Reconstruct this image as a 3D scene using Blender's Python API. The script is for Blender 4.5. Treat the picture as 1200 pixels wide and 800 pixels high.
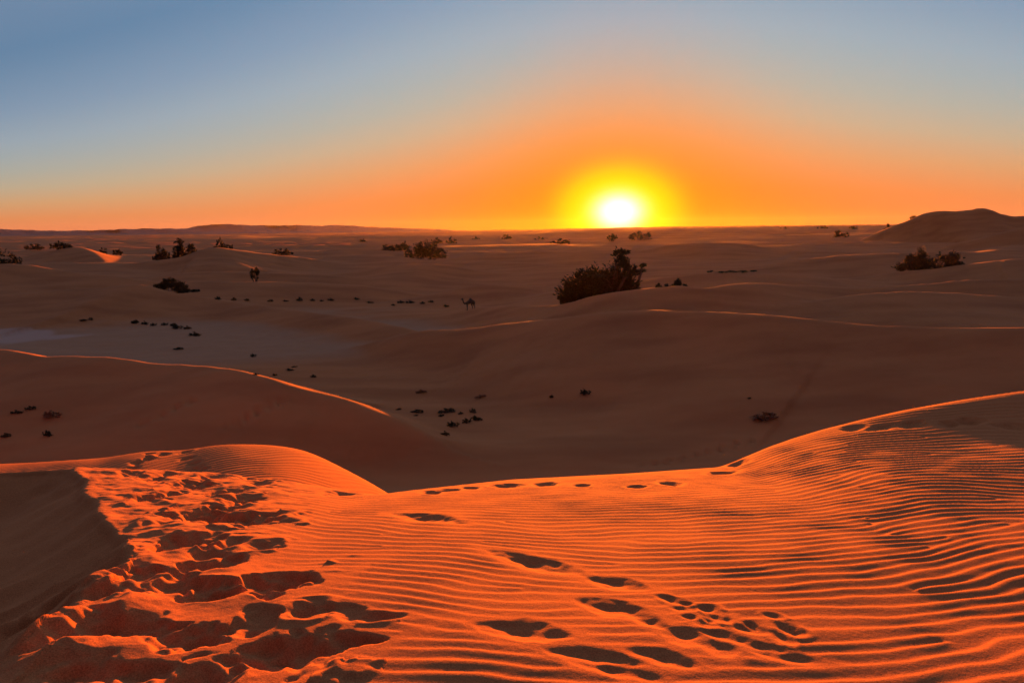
import bpy, math, random
import numpy as np
from mathutils import Vector, Matrix

R = math.radians
for o in list(bpy.data.objects):
    bpy.data.objects.remove(o, do_unlink=True)
scene = bpy.context.scene
col = scene.collection

# ------------------------------------------------------------------ camera
EYE = 18.0                     # eye level above the datum (m)
F_PX = 866.0                   # focal length for a 1200 px wide picture
PITCH, ROLL = 8.70, -0.60
cam_d = bpy.data.cameras.new('camera')
cam = bpy.data.objects.new('camera', cam_d)
col.objects.link(cam)
cam_d.sensor_width = 36.0
cam_d.lens = F_PX / 1200.0 * 36.0
cam_d.clip_start = 0.05
cam_d.clip_end = 60000.0
CAM_ROT = Matrix.Rotation(R(90 - PITCH), 3, 'X') @ Matrix.Rotation(R(ROLL), 3, 'Z')
cam.matrix_world = Matrix.Translation((0, 0, EYE)) @ CAM_ROT.to_4x4()
scene.camera = cam

# ------------------------------------------------------------------ light
SUN_AZ, SUN_EL = 8.2, 1.15      # degrees right of straight ahead, above the horizon
sun_dir = Vector((math.sin(R(SUN_AZ)) * math.cos(R(SUN_EL)),
                  math.cos(R(SUN_AZ)) * math.cos(R(SUN_EL)), math.sin(R(SUN_EL))))
sun_d = bpy.data.lights.new('sun', 'SUN')
sun_d.energy = 2.85
sun_d.angle = R(0.9)
sun_d.color = (1.0, 0.19, 0.006)
sun = bpy.data.objects.new('sun', sun_d)
col.objects.link(sun)
sun.rotation_euler = sun_dir.to_track_quat('Z', 'Y').to_euler()
sun.location = sun_dir * 60 + Vector((0, 0, EYE + 30))

scene.view_settings.view_transform = 'Standard'
scene.view_settings.look = 'None'
scene.view_settings.gamma = 1.0
scene.view_settings.use_curve_mapping = False
scene.view_settings.exposure = 3.0
scene.cycles.use_denoising = True
scene.cycles.max_bounces = 6
scene.cycles.diffuse_bounces = 3
scene.cycles.volume_bounces = 0


def lin(r, g, b):
    def f(c):
        c /= 255.0
        return c / 12.92 if c <= 0.04045 else ((c + 0.055) / 1.055) ** 2.4
    return (f(r), f(g), f(b))


class NT:
    """small helper for building node trees"""
    def __init__(self, tree):
        self.t = tree

    def n(self, typ, **kw):
        nd = self.t.nodes.new(typ)
        for k, v in kw.items():
            setattr(nd, k, v)
        return nd

    def put(self, v, sock):
        if hasattr(v, 'is_linked') or isinstance(v, bpy.types.NodeSocket):
            self.t.links.new(v, sock)
        else:
            sock.default_value = v

    def m(self, op, a, b=None, c=None, clamp=False):
        nd = self.n('ShaderNodeMath', operation=op, use_clamp=clamp)
        self.put(a, nd.inputs[0])
        if b is not None:
            self.put(b, nd.inputs[1])
        if c is not None:
            self.put(c, nd.inputs[2])
        return nd.outputs[0]

    def vm(self, op, a, b=None):
        nd = self.n('ShaderNodeVectorMath', operation=op)
        self.put(a, nd.inputs[0])
        if b is not None:
            self.put(b, nd.inputs[1])
        return nd.outputs['Value'] if op == 'DOT_PRODUCT' else nd.outputs[0]

    def ramp(self, fac, stops, interp='LINEAR'):
        nd = self.n('ShaderNodeValToRGB')
        cr = nd.color_ramp
        cr.interpolation = interp
        while len(cr.elements) < len(stops):
            cr.elements.new(0.5)
        for e, (p, c) in zip(cr.elements, stops):
            e.position = p
            e.color = (*c, 1)
        self.put(fac, nd.inputs[0])
        return nd.outputs[0]

    def mix(self, fac, a, b, mode='MIX', clamp=False):
        nd = self.n('ShaderNodeMix', data_type='RGBA', blend_type=mode)
        nd.clamp_factor = True
        self.put(fac, nd.inputs[0])
        self.put(a if not isinstance(a, tuple) else (*a, 1), nd.inputs[6])
        self.put(b if not isinstance(b, tuple) else (*b, 1), nd.inputs[7])
        return nd.outputs[2]


# sky: dusk gradient round the low sun, over a Nishita base
world = bpy.data.worlds.new('World')
scene.world = world
world.use_nodes = True
wt = world.node_tree
for nd in list(wt.nodes):
    wt.nodes.remove(nd)
W = NT(wt)
tc = W.n('ShaderNodeTexCoord')
d = W.vm('NORMALIZE', tc.outputs['Generated'])
sep = W.n('ShaderNodeSeparateXYZ')
wt.links.new(d, sep.inputs[0])
elev = W.m('DEGREES' if False else 'MULTIPLY', W.m('ARCSINE', sep.outputs[2]), 57.2958)     # degrees above horizon
hx, hy = math.sin(R(SUN_AZ)), math.cos(R(SUN_AZ))
hlen = W.m('SQRT', W.m('ADD', W.m('MULTIPLY', sep.outputs[0], sep.outputs[0]),
                       W.m('ADD', W.m('MULTIPLY', sep.outputs[1], sep.outputs[1]), 1e-6)))
caz = W.m('DIVIDE', W.m('ADD', W.m('MULTIPLY', sep.outputs[0], hx), W.m('MULTIPLY', sep.outputs[1], hy)), hlen)
caz = W.m('MINIMUM', W.m('MAXIMUM', caz, -1.0), 1.0)
az = W.m('MULTIPLY', W.m('ARCCOSINE', caz), 57.2958)                                        # degrees from the sun's bearing
side = W.m('SUBTRACT', W.m('MULTIPLY', sep.outputs[0], hy), W.m('MULTIPLY', sep.outputs[1], hx))   # + right of the sun
cxy = W.m('ADD', W.m('MULTIPLY', sep.outputs[0], hx), W.m('MULTIPLY', sep.outputs[1], hy))   # 1 towards the sun, -1 opposite
omc = W.m('SUBTRACT', 1.0, cxy)
rt = W.m('MULTIPLY', W.m('MAXIMUM', side, 0.0), 1.2)                                        # the glow reaches further right
s = W.m('ADD', 0.45, W.m('MULTIPLY', omc, W.m('SUBTRACT', 4.1, rt)))
h = W.m('MULTIPLY', W.m('MAXIMUM', elev, 0.0), s)
hn = W.m('DIVIDE', h, 360.0, clamp=True)
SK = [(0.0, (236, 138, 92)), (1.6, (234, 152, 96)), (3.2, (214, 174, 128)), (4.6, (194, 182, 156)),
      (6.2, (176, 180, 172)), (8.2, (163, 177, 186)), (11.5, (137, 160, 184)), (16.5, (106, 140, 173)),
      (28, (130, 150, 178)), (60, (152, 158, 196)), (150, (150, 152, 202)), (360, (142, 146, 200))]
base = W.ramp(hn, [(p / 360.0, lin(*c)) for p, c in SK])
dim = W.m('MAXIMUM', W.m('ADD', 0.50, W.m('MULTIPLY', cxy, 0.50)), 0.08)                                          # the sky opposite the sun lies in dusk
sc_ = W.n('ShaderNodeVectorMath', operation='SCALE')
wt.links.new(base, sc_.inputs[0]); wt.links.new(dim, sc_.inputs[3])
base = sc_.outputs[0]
# saturated orange along the horizon round the sun
el_w = W.m('DIVIDE', elev, W.m('ADD', 4.4, W.m('MULTIPLY', W.m('POWER', 2.718, W.m('MULTIPLY', W.m('MULTIPLY', W.m('DIVIDE', az, 11.0), W.m('DIVIDE', az, 11.0)), -1.0)), 4.0)))
g1 = W.m('POWER', 2.718, W.m('MULTIPLY', W.m('ADD', W.m('MULTIPLY', el_w, el_w),
         W.m('MULTIPLY', W.m('DIVIDE', az, 21.5), W.m('DIVIDE', az, 21.5))), -1.0))
g1 = W.m('MULTIPLY', g1, 1.0, clamp=True)
c1 = W.mix(g1, base, lin(255, 124, 14))
# aureole
se = W.m('SUBTRACT', elev, SUN_EL)
az_s = W.m('DIVIDE', az, 1.36)
rr = W.m('SQRT', W.m('ADD', W.m('MULTIPLY', se, se), W.m('MULTIPLY', az_s, az_s)))
def gauss(r, w, p=2.0):
    return W.m('POWER', 2.718, W.m('MULTIPLY', W.m('POWER', W.m('DIVIDE', r, w), p), -1.0))
c2 = W.mix(W.m('MULTIPLY', gauss(rr, 6.5), 0.55), c1, lin(255, 150, 20))
c3 = W.mix(gauss(rr, 3.2, 3.8), c2, (1.0, 0.92, 0.0))
c4 = W.mix(gauss(rr, 1.15, 2.4), c3, (1.6, 1.5, 1.45))
sky = W.n('ShaderNodeTexSky', sky_type='NISHITA')
sky.sun_disc = False
sky.sun_elevation = R(SUN_EL)
sky.sun_rotation = R(SUN_AZ)
sky.dust_density = 3.0
nish = W.vm('MULTIPLY', sky.outputs[0], (0.003, 0.003, 0.003))
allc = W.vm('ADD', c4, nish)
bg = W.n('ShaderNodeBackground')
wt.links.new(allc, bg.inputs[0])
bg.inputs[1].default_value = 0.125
wo = W.n('ShaderNodeOutputWorld')
wt.links.new(bg.outputs[0], wo.inputs[0])


# ------------------------------------------------------------------ geometry helpers
def tag(o, label=None, cat=None, group=None, kind=None):
    if label: o['label'] = label
    if cat: o['category'] = cat
    if group: o['group'] = group
    if kind: o['kind'] = kind
    return o


def ray(px, py):
    """direction of the photograph's pixel (1200 x 800), scaled so that y = 1"""
    v = CAM_ROT @ Vector(((px - 600) / F_PX, -(py - 400) / F_PX, -1.0))
    return v.x / v.y, v.z / v.y


def P(px, py, Y):
    a, b = ray(px, py)
    return (a * Y, Y, b * Y)          # z relative to the eye


# --- numpy gradient noise
_rng = np.random.RandomState(7)
_perm = np.tile(_rng.permutation(256), 3)
_ang = _rng.rand(256) * 2 * np.pi
_gx, _gy = np.cos(_ang), np.sin(_ang)


def perlin(x, y):
    xi = np.floor(x).astype(np.int64); yi = np.floor(y).astype(np.int64)
    xf = x - xi; yf = y - yi
    xi &= 255; yi &= 255
    u = xf * xf * xf * (xf * (xf * 6 - 15) + 10)
    v = yf * yf * yf * (yf * (yf * 6 - 15) + 10)
    def g(ix, iy, dx, dy):
        k = _perm[_perm[ix] + iy] & 255
        return _gx[k] * dx + _gy[k] * dy
    n00 = g(xi, yi, xf, yf); n10 = g(xi + 1, yi, xf - 1, yf)
    n01 = g(xi, yi + 1, xf, yf - 1); n11 = g(xi + 1, yi + 1, xf - 1, yf - 1)
    a = n00 + u * (n10 - n00); b = n01 + u * (n11 - n01)
    return (a + v * (b - a)) * 1.5


def sstep(a, b, x):
    t = np.clip((x - a) / (b - a), 0, 1)
    return t * t * (3 - 2 * t)


def smax(a, b, k):
    d_ = np.abs(a - b)
    return np.maximum(a, b) + np.maximum(k - d_, 0) ** 2 / (4 * k)


def softplus(x, k):
    return 0.5 * (x + np.sqrt(x * x + k * k))


def interp(x, pts):
    xs, ys = zip(*pts)
    return np.interp(x, xs, ys)


def sinterp(x, pts, sm=.04):
    """smooth interpolation through points (averaged piecewise linear)"""
    xs = np.array([p[0] for p in pts], float); ys = np.array([p[1] for p in pts], float)
    lo, hi = xs[0], xs[-1]
    lo, hi = max(lo, -16.0), min(hi, 26.0)
    g = np.linspace(lo, hi, 1200)
    v = np.interp(g, xs, ys)
    w = max(3, int(1200 * sm)) | 1
    ker = np.hanning(w + 2)[1:-1]; ker /= ker.sum()
    v = np.convolve(np.pad(v, w // 2, mode='edge'), ker, 'valid')
    return np.interp(x, g, v)


# ------------------------------------------------------------------ dune ridges: crest (px, py, distance) in the photograph
RIDGES = [
    # name-free list: crest points, front slope, back slope, crest rounding
    # big shaded dune across the valley
    dict(c=[(425, 405, 92), (483, 388.5, 90), (540, 385, 88), (600, 378, 86), (653, 373, 83), (700, 366, 81), (735, 364, 80), (800, 364.5, 78),
            (883, 367, 74), (933, 372, 72), (987, 378, 70), (1033, 382, 68), (1200, 384, 63), (1420, 386, 58), (1700, 392, 54)], f=.17, b=.40, r=.5),
    # low dune behind it
    dict(c=[(960, 352, 99), (1007, 345, 100), (1067, 342, 101), (1117, 343, 101), (1200, 349, 100), (1350, 356, 99)], f=.09, b=.3, r=.7),
    # second crest, in front of the big bush
    dict(c=[(545, 359, 128), (580, 358.5, 120), (640, 358, 110), (655, 357, 108), (673, 353, 106), (700, 345.5, 105), (733, 340, 104), (767, 337, 104), (800, 335.5, 104), (830, 337, 104),
            (867, 332, 108), (900, 332, 111), (967, 335, 114), (1017, 336, 116), (1083, 333, 118), (1133, 328, 118), (1200, 327, 118), (1400, 322, 116)], f=.15, b=.36, r=.5),
    # dune on the left beyond the terrace
    dict(c=[(-260, 396, 74), (-100, 402, 70), (0, 409, 66), (45, 417, 63), (72, 417.5, 62), (123, 419, 60), (183, 425, 58), (233, 428.5, 56), (267, 432, 54), (300, 440, 52), (333, 449, 50.5), (363, 458, 50),
            (400, 467, 49.5), (460, 490, 48), (505, 512, 46.5)], f=.16, b=.40, r=.25),
    # long low dune with a bright rim leading to the pan
    dict(c=[(225, 347, 142), (250, 350, 138), (290, 355.5, 132), (330, 362, 124), (370, 367, 117), (430, 375, 108), (478, 386, 99)], f=.14, b=.35, r=.4),
    # left middle dunes
    dict(c=[(-120, 318, 170), (-30, 311, 170), (23, 309, 170), (60, 315, 168), (100, 320, 165), (133, 323, 162), (180, 329, 160)], f=.12, b=.4, r=.5),
    dict(c=[(110, 318, 215), (140, 312, 216), (167, 307, 217), (207, 302, 219), (233, 293.5, 221), (253, 290, 222), (277, 292.5, 225), (310, 297, 230), (350, 301, 236)], f=.14, b=.36, r=.8),
    dict(c=[(170, 327, 182), (190, 323, 182), (233, 318.5, 183), (287, 318, 184), (340, 320, 184), (400, 323, 184), (470, 328, 184)], f=.1, b=.33, r=.7),
    dict(c=[(205, 334, 160), (230, 330, 160), (300, 330, 160), (360, 331, 160), (420, 334, 160)], f=.1, b=.33, r=.6),
    dict(c=[(-150, 338, 138), (-20, 345, 140), (30, 343, 141), (60, 340, 141), (110, 338, 141), (160, 333, 141), (200, 342, 140), (247, 351, 140)], f=.11, b=.4, r=.5),
    # small dune with a lit flank
    dict(c=[(10, 305, 262), (40, 298, 262), (65, 293, 262), (90, 289.5, 262), (103, 293, 254), (112, 298, 246), (119, 304, 238), (124, 309, 231)], f=.16, b=.36, r=.5),
    # centre
    dict(c=[(420, 318, 205), (467, 310, 205), (510, 309, 204), (550, 315, 203), (580, 320, 202)], f=.1, b=.33, r=.7),
    dict(c=[(540, 338, 150), (577, 333, 152), (615, 334, 153), (650, 337, 154), (690, 338, 154)], f=.09, b=.3, r=.7),
    dict(c=[(340, 296, 300), (420, 291, 305), (500, 294, 306), (560, 300, 306)], f=.1, b=.3, r=.8),
    dict(c=[(560, 292, 330), (640, 288, 335), (720, 291, 335)], f=.09, b=.3, r=.9),
    # right middle
    dict(c=[(740, 299, 250), (770, 290, 252), (800, 285, 254), (867, 285, 256), (910, 292, 256), (960, 300, 254)], f=.10, b=.33, r=.8),
    dict(c=[(760, 328, 142), (800, 323, 142), (833, 320, 142), (917, 320, 143), (980, 326, 143)], f=.09, b=.3, r=.7),
    dict(c=[(930, 305, 186), (1000, 298, 186), (1080, 296, 184), (1120, 294, 182), (1200, 300, 180)], f=.1, b=.33, r=.7),
    dict(c=[(1060, 318, 150), (1100, 314, 148), (1127, 310, 147), (1173, 305, 145), (1200, 303, 143), (1320, 298, 140)], f=.11, b=.4, r=.4),
    # high dune on the right
    dict(c=[(985, 289, 330), (1000, 286, 330), (1033, 270, 328), (1067, 257, 326), (1090, 248, 325), (1127, 247, 323), (1153, 244, 322), (1183, 253, 320), (1230, 252, 318), (1300, 258, 315)], f=.27, b=.45, r=1.4),
    dict(c=[(1130, 283, 250), (1183, 270, 250), (1200, 265.5, 250), (1240, 258, 248), (1330, 262, 245)], f=.2, b=.4, r=1.0),
]
for rd in RIDGES:
    rd['p'] = np.array([P(*c) for c in rd['c']])


def dense(p, n=8):
    """catmull-rom densify a 3-d polyline"""
    q = np.vstack([2 * p[0] - p[1], p, 2 * p[-1] - p[-2]])
    out = []
    for i in range(1, len(q) - 2):
        for t in np.linspace(0, 1, n, endpoint=False):
            a, b, c_, d_ = q[i - 1], q[i], q[i + 1], q[i + 2]
            out.append(.5 * ((2 * b) + (-a + c_) * t + (2 * a - 5 * b + 4 * c_ - d_) * t * t + (-a + 3 * b - 3 * c_ + d_) * t ** 3))
    out.append(q[-2])
    return np.array(out)


def poly_dist(x, y, p):
    """signed distance to a polyline (+ = left of its direction) and the height along it"""
    best = np.full(x.shape, 1e18); sg = np.zeros(x.shape); zz = np.zeros(x.shape)
    for i in range(len(p) - 1):
        ax, ay = p[i][0], p[i][1]; bx, by = p[i + 1][0], p[i + 1][1]
        dx, dy = bx - ax, by - ay
        t = np.clip(((x - ax) * dx + (y - ay) * dy) / (dx * dx + dy * dy), 0, 1)
        ex, ey = x - (ax + t * dx), y - (ay + t * dy)
        d2 = ex * ex + ey * ey
        m_ = d2 < best
        best = np.where(m_, d2, best)
        sg = np.where(m_, np.sign(dx * (y - ay) - dy * (x - ax)), sg)
        if len(p[i]) > 2:
            zz = np.where(m_, p[i][2] + t * (p[i + 1][2] - p[i][2]), zz)
    return np.sqrt(best), sg, zz


for rd in RIDGES:
    rd['dp'] = dense(rd['p'], 3)


def low_ground(x, y):
    r = np.hypot(x, y)
    az_ = np.degrees(np.arctan2(x, y))
    z = interp(r, [(0, -12.0), (25, -12.4), (40, -14.2), (60, -15.0), (90, -15.0), (150, -15.0), (200, -12.2), (260, -9.6), (400, -9.0), (700, -9.5), (1200, -11.5), (2500, -14), (20000, -15)])
    right = sstep(-4, 14, az_)
    z = z + right * interp(r, [(0, 0), (60, 0.2), (90, 2.2), (150, 3.0), (220, 1.2), (400, 1.0), (800, 4.5), (1500, 7), (4000, 10), (20000, 12)])
    # wandering small dunes on the far plain
    def dunes(period, warp, ph):
        v = (y + x * .12) / period + warp * perlin(x / (period * 2.6) + ph, y / (period * 2.2)) + .35 * perlin(x / (period * .8), y / period + ph)
        u = v % 1.0
        t_ = np.where(u < .80, u / .80, (1 - u) / .20)
        return .45 * t_ + .55 * t_ * t_ * (3 - 2 * t_) - .45, 1 + .5 * perlin(x / (period * 1.7) + 2 * ph, y / (period * 1.7))
    d1, a1 = dunes(62.0, 1.0, 3.3)
    d2, a2 = dunes(170.0, 1.0, 7.9)
    z = z + interp(r, [(0, 0), (175, 0), (240, 1.5), (380, 2.6), (600, 3.0), (900, 0), (20000, 0)]) * d1 * a1
    z = z + interp(r, [(0, 0), (500, 0), (850, 5.5), (2500, 7.0), (20000, 7.0)]) * d2 * a2
    z = z + interp(r, [(0, .15), (30, .25), (90, .12), (150, .12), (300, .2), (20000, .2)]) * perlin(x / 16 + 7, y / 11)
    return z


def terrain_far(x, y):
    z = low_ground(x, y)
    r = np.hypot(x, y)
    for rd in RIDGES:
        pr = np.hypot(rd['dp'][:, 0], rd['dp'][:, 1])
        m_ = (r > pr.min() - 75) & (r < pr.max() + 70) & (y > 5)
        if not m_.any():
            continue
        xs, ys = x[m_], y[m_]
        dd, sg, zc = poly_dist(xs, ys, rd['dp'])
        rr_ = rd['r'] if pr.mean() < 130 else max(rd['r'], .9)
        da = np.sqrt(dd * dd + rr_ * rr_) - rr_
        # crest listed from left to right: right of its direction = towards the camera
        wob = 1 + .25 * perlin(xs / 23 + 11, ys / 23)
        rf = rr_ * 3.2
        df = np.sqrt(dd * dd + rf * rf) - rf
        hh = zc - np.where(sg < 0, rd['f'] * wob * (df + 11.0 * (1 - np.exp(-df / 9.0))), rd['b'] * da)
        k = 0.9 if pr.mean() < 170 else 1.3
        z[m_] = smax(z[m_], hh, k)
    z = z + interp(r, [(0, 0), (18, 0), (28, 1), (150, 1), (220, .4), (400, 0)]) * (.11 * perlin(x / 6.5 + 3, y / 4.5) + .045 * perlin(x / 2.4, y / 1.7 + 8))
    return z


# ------------------------------------------------------------------ the near dune (under the camera) and the terrace below it
CREST = np.array([(-1.9, -6), (-2.0, 1.0), (-2.12, 2.5), (-2.1, 3.3), (-2.28, 4.2), (-2.95, 5.2), (-3.75, 6.3), (-4.35, 7.2), (-4.75, 7.55), (-5.6, 7.62), (-9.0, 7.3), (-15.0, 6.0)])
CREST = dense(CREST, 5)
BRINK_PX = [(-900, 556, 7.0), (-250, 554, 7.3), (0, 552, 7.5), (110, 549, 7.6), (200, 552, 8.0), (300, 559, 8.1), (370, 569, 7.5), (440, 580, 6.9), (480, 575, 7.1), (600, 562, 7.8), (735, 555, 8.0), (843, 547.5, 8.2),
            (867, 538, 8.35), (900, 524, 8.45), (933, 512.5, 8.55), (967, 502.5, 8.6), (1017, 490.5, 8.6), (1067, 480.5, 8.55), (1133, 470, 8.5), (1200, 461, 8.4), (1400, 440, 8.1), (2300, 420, 8.0)]
BRINK_P = np.array([P(*q) for q in BRINK_PX])
BRINK = [(p[0], p[1]) for p in BRINK_P]


def near_smooth(x, y):
    yp = np.maximum(y, 0)
    A = lambda q: -1.455 - .078 * q - .0112 * q ** 2
    xg = np.linspace(-14, 26, 4000)
    ybg = np.interp(xg, BRINK_P[:, 0], BRINK_P[:, 1]); zbg = np.interp(xg, BRINK_P[:, 0], BRINK_P[:, 2])
    cg = zbg - A(ybg)
    ker = np.hanning(33); ker /= ker.sum()
    sm = lambda v: np.convolve(np.pad(v, 16, mode='edge'), ker, 'valid')
    yb = np.interp(x, xg, sm(ybg)); cb = np.interp(x, xg, sm(cg))
    q = np.minimum(yp / yb, 1.02)
    z = A(yp) + .02 * np.minimum(y, 0) + cb * q ** (2.0 + 2.1 * sstep(2.4, 5.8, x))
    n = .035 * perlin(x * .5 + 4, y * .45) + .02 * perlin(x * 1.1, y * .9 + 5)
    return z + n * np.clip(1 - q ** 3, 0, 1)


def terrace(x, y):
    z = -3.92 - .040 * (y - 11.5) + .05 * perlin(x * .35 + 2, y * .3) - .035 * sstep(-6.5, -3.5, x) * np.maximum(y - 12.2, 0)
    # two lobes with a trodden groove between them
    gx = -5.3 - (y - 11) * .42
    z = z - .10 * np.exp(-((x - gx) / .6) ** 2)
    z = z - .15 * sstep(0.0, 1.5, gx - x)
    yt = sinterp(x, [(-60, 12), (-14, 13.2), (-9, 13.5), (-7, 13.9), (-5, 14.4), (-3, 14.6), (0, 14.4)])
    xr = -3.95 - (y - 12) * .12
    z = z - .55 * softplus(y - yt, .45) - .66 * softplus(x - xr, .5)
    return z


def near_dune(x, y):
    z = near_smooth(x, y)
    yb = sinterp(x, BRINK, .01)
    z = z - .42 * softplus(y - yb, .12) + .42 * .06
    dd, sg, _ = poly_dist(x + .10 * perlin(x * 1.1, y * 1.3 + 4) + .04 * perlin(x * 3.3, y * 3.1), y, CREST)
    # left of the crest (direction: away from the camera, then left): wind-hollow slip face
    f = 1.08 * (1 - np.exp(-.66 * dd)) + .02 * perlin(x * 1.3, y * 1.3)
    left = sg > 0
    z = np.where(left, z - f * sstep(0, .10, dd), z)
    # beyond the sides and behind: the dune falls away gently
    q = lambda v, k: np.where(v > k, v - .5 * k, np.maximum(v, 0) ** 2 / (2 * k))
    z = z - .25 * q(x - 13, 3) - .3 * q(-10 - x, 3) - .12 * q(-y - 5, 2)
    return z


def ground_plain(x, y):
    """the ground without ripples and footprints, relative to the eye"""
    x = np.asarray(x, float); y = np.asarray(y, float)
    z = terrain_far(x, y)
    r = np.hypot(x, y)
    m_ = r < 80
    xs, ys = x[m_], y[m_]
    t = terrace(xs, ys)
    nz = near_dune(xs, ys)
    zz = smax(z[m_], t, 1.2)
    z[m_] = smax(zz, nz, .35)
    return z


def hit(px, py, y0=1.5, y1=6000.0, n=5000):
    """where the sight line through a pixel of the photograph meets the ground"""
    a, b = ray(px, py)
    ys = np.geomspace(y0, y1, n)
    zs = ground_plain(a * ys, ys)
    under = zs >= b * ys
    i = int(np.argmax(under)) if under.any() else n - 1
    lo, hi = ys[max(i - 1, 0)], ys[i]
    yy = np.linspace(lo, hi, 24)
    zz = ground_plain(a * yy, yy)
    u = zz >= b * yy
    j = int(np.argmax(u)) if u.any() else 23
    return a * yy[j], yy[j]


def ray_hit_near(pts):
    out = []
    for px, py in pts:
        out.append(hit(px, py, 1.5, 60, 500))
    return out


# ------------------------------------------------------------------ footprints
rnd = random.Random(4)
PRINTS = []      # x, y, heading, half length, half width, depth, rim, roughness


def add_print(px, py, L, Wd, dep, head=None, rim=.3, rough=.18):
    x, y = hit(px, py, 1.5, 70, 600)
    PRINTS.append((x, y, R(head if head is not None else rnd.uniform(-25, 25)), L, Wd, dep, dep * rim, rough))


# trodden ridge, far to near (px, py, half length, half width, depth, heading from straight ahead)
for a in [(154, 555, .20, .12, .05), (176, 560, .22, .14, .06), (196, 556, .18, .12, .05), (227, 568, .26, .20, .10), (172, 584, .20, .13, .09), (202, 579, .20, .14, .08),
          (262, 577, .22, .15, .08), (279, 586, .22, .16, .09), (298, 561, .24, .16, .07), (304, 567, .2, .12, .06), (250, 560, .2, .13, .06),
          (236, 602, .26, .22, .13), (262, 607, .2, .16, .10), (291, 608, .25, .20, .11), (270, 595, .16, .12, .06),
          (215, 637, .22, .20, .13), (240, 630, .17, .15, .09), (270, 635, .14, .10, .05), (222, 663, .17, .11, .07), (258, 660, .20, .15, .09), (246, 648, .13, .11, .06),
          (318, 682, .20, .26, .16), (161, 677, .20, .15, .10), (210, 686, .17, .26, .11), (250, 694, .15, .15, .10),
          (110, 704, .17, .30, .10), (60, 722, .16, .25, .09), (150, 736, .17, .40, .15), (80, 752, .15, .24, .11), (224, 746, .20, .23, .14),
          (300, 722, .18, .12, .07), (338, 762, .22, .30, .20), (295, 735, .13, .12, .07), (96, 792, .16, .20, .11), (160, 790, .12, .18, .06), (236, 796, .18, .14, .11),
          (390, 712, .07, .24, .05), (430, 722, .06, .20, .04), (356, 715, .12, .10, .05), (190, 612, .12, .10, .04), (310, 640, .13, .10, .05)]:
    kz = 1.30 if a[1] < 640 else (1.22 if a[1] < 700 else 1.08)
    add_print(a[0], a[1], a[2] * kz, a[3] * kz, min(a[4] * .9, (.46 if a[1] < 700 else .44) * kz * min(a[2], a[3])), rim=.22, rough=.36)
# single tracks over the rippled slope
for px, py, L, Wd, dep, hd in [(402, 577, .26, .20, .10, 20), (500, 606, .34, .14, .09, -52), (627, 660, .33, .13, .10, -48), (723, 683, .19, .11, .08, -45), (720, 712, .22, .12, .08, -48),
                               (763, 728, .12, .07, .05, -45), (613, 738, .22, .13, .08, -64), (693, 768, .21, .09, .07, -62), (722, 784, .18, .07, .06, -66), (778, 770, .15, .08, .05, -58), (806, 745, .12, .12, .09, -40),
                               (843, 743, .12, .08, .08, -60), (883, 737, .13, .07, .06, -65), (922, 736, .09, .08, .07, -30), (843, 758, .10, .09, .05, 0),
                               (890, 757, .12, .07, .05, -60), (928, 771, .12, .06, .06, -70), (900, 765, .10, .05, .05, -60), (868, 750, .09, .06, .05, -55)]:
    add_print(px, py, L * 1.15, Wd * 1.0, min(dep * .5, Wd * .22) * (.75 if px > 790 else 1), hd + rnd.uniform(-8, 8), rim=.06, rough=.19)
# small paw marks beside them
for px, py in [(806, 706), (820, 716), (812, 722), (830, 724), (843, 716), (800, 714), (834, 731), (822, 732), (851, 727), (790, 703), (812, 712), (905, 722), (882, 730), (915, 747), (932, 742), (840, 722), (828, 712)]:
    add_print(px + rnd.uniform(-4, 4), py + rnd.uniform(-2, 2), rnd.uniform(.05, .09), rnd.uniform(.03, .055), rnd.uniform(.008, .015), rnd.uniform(-70, 20), rim=.3, rough=.3)
# along the brink
for px, py, L in [(500, 573, .22), (520, 571, .26), (548, 568, .2), (590, 567, .26), (635, 565.5, .24), (683, 566, .2), (742, 567, .18), (790, 563, .24), (842, 552, .3), (870, 540, .2), (996, 500, .3), (1035, 497, .3),
                  (1070, 495, .26), (1118, 494, .24), (1140, 490, .26), (1186, 497, .3)]:
    add_print(px + rnd.uniform(-6, 6), py + 1.2 + rnd.uniform(0, 2.5), rnd.uniform(.12, .22), L * rnd.uniform(.45, .8), rnd.uniform(.03, .055), rnd.uniform(-30, 40), rim=.05, rough=.18)
# trodden groove on the terrace
for k in range(14):
    t = k / 13
    add_print(158 + 44 * t + rnd.uniform(-9, 9), 546 - 30 * t + rnd.uniform(-3, 3), rnd.uniform(.14, .28), rnd.uniform(.1, .17), .06, -20, rim=.1)
for k in range(8):
    t = k / 7
    add_print(206 + 28 * t + rnd.uniform(-4, 4), 516 + 36 * t + rnd.uniform(-2, 2), .2, .12, .05, 20, rim=.1)
# a track crossing the valley and two tracks on the left dune
def track(pts, n, dep, off=.18):
    q = [hit(px, py, 15, 120, 600) for px, py in pts]
    q = np.array(q)
    s_ = np.linspace(0, 1, len(q))
    for k in range(n):
        t = (k + .5) / n
        x = np.interp(t, s_, q[:, 0]); y = np.interp(t, s_, q[:, 1])
        hd = math.atan2(q[-1][0] - q[0][0], q[-1][1] - q[0][1])
        o_ = off * (1 if k % 2 else -1)
        PRINTS.append((x + math.cos(hd) * o_, y - math.sin(hd) * o_, hd, .34, .26, dep, dep * .35, .15))
track([(752, 546), (785, 540), (820, 533), (850, 524), (888, 516)], 17, .22)
track([(157, 500), (185, 488), (205, 478), (227, 468)], 24, .18)
track([(262, 502), (295, 485), (315, 475), (335, 468)], 24, .18)
track([(920, 395), (925, 420), (935, 440)], 16, .14)
track([(305, 396), (340, 388), (385, 378)], 20, .16)


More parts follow.
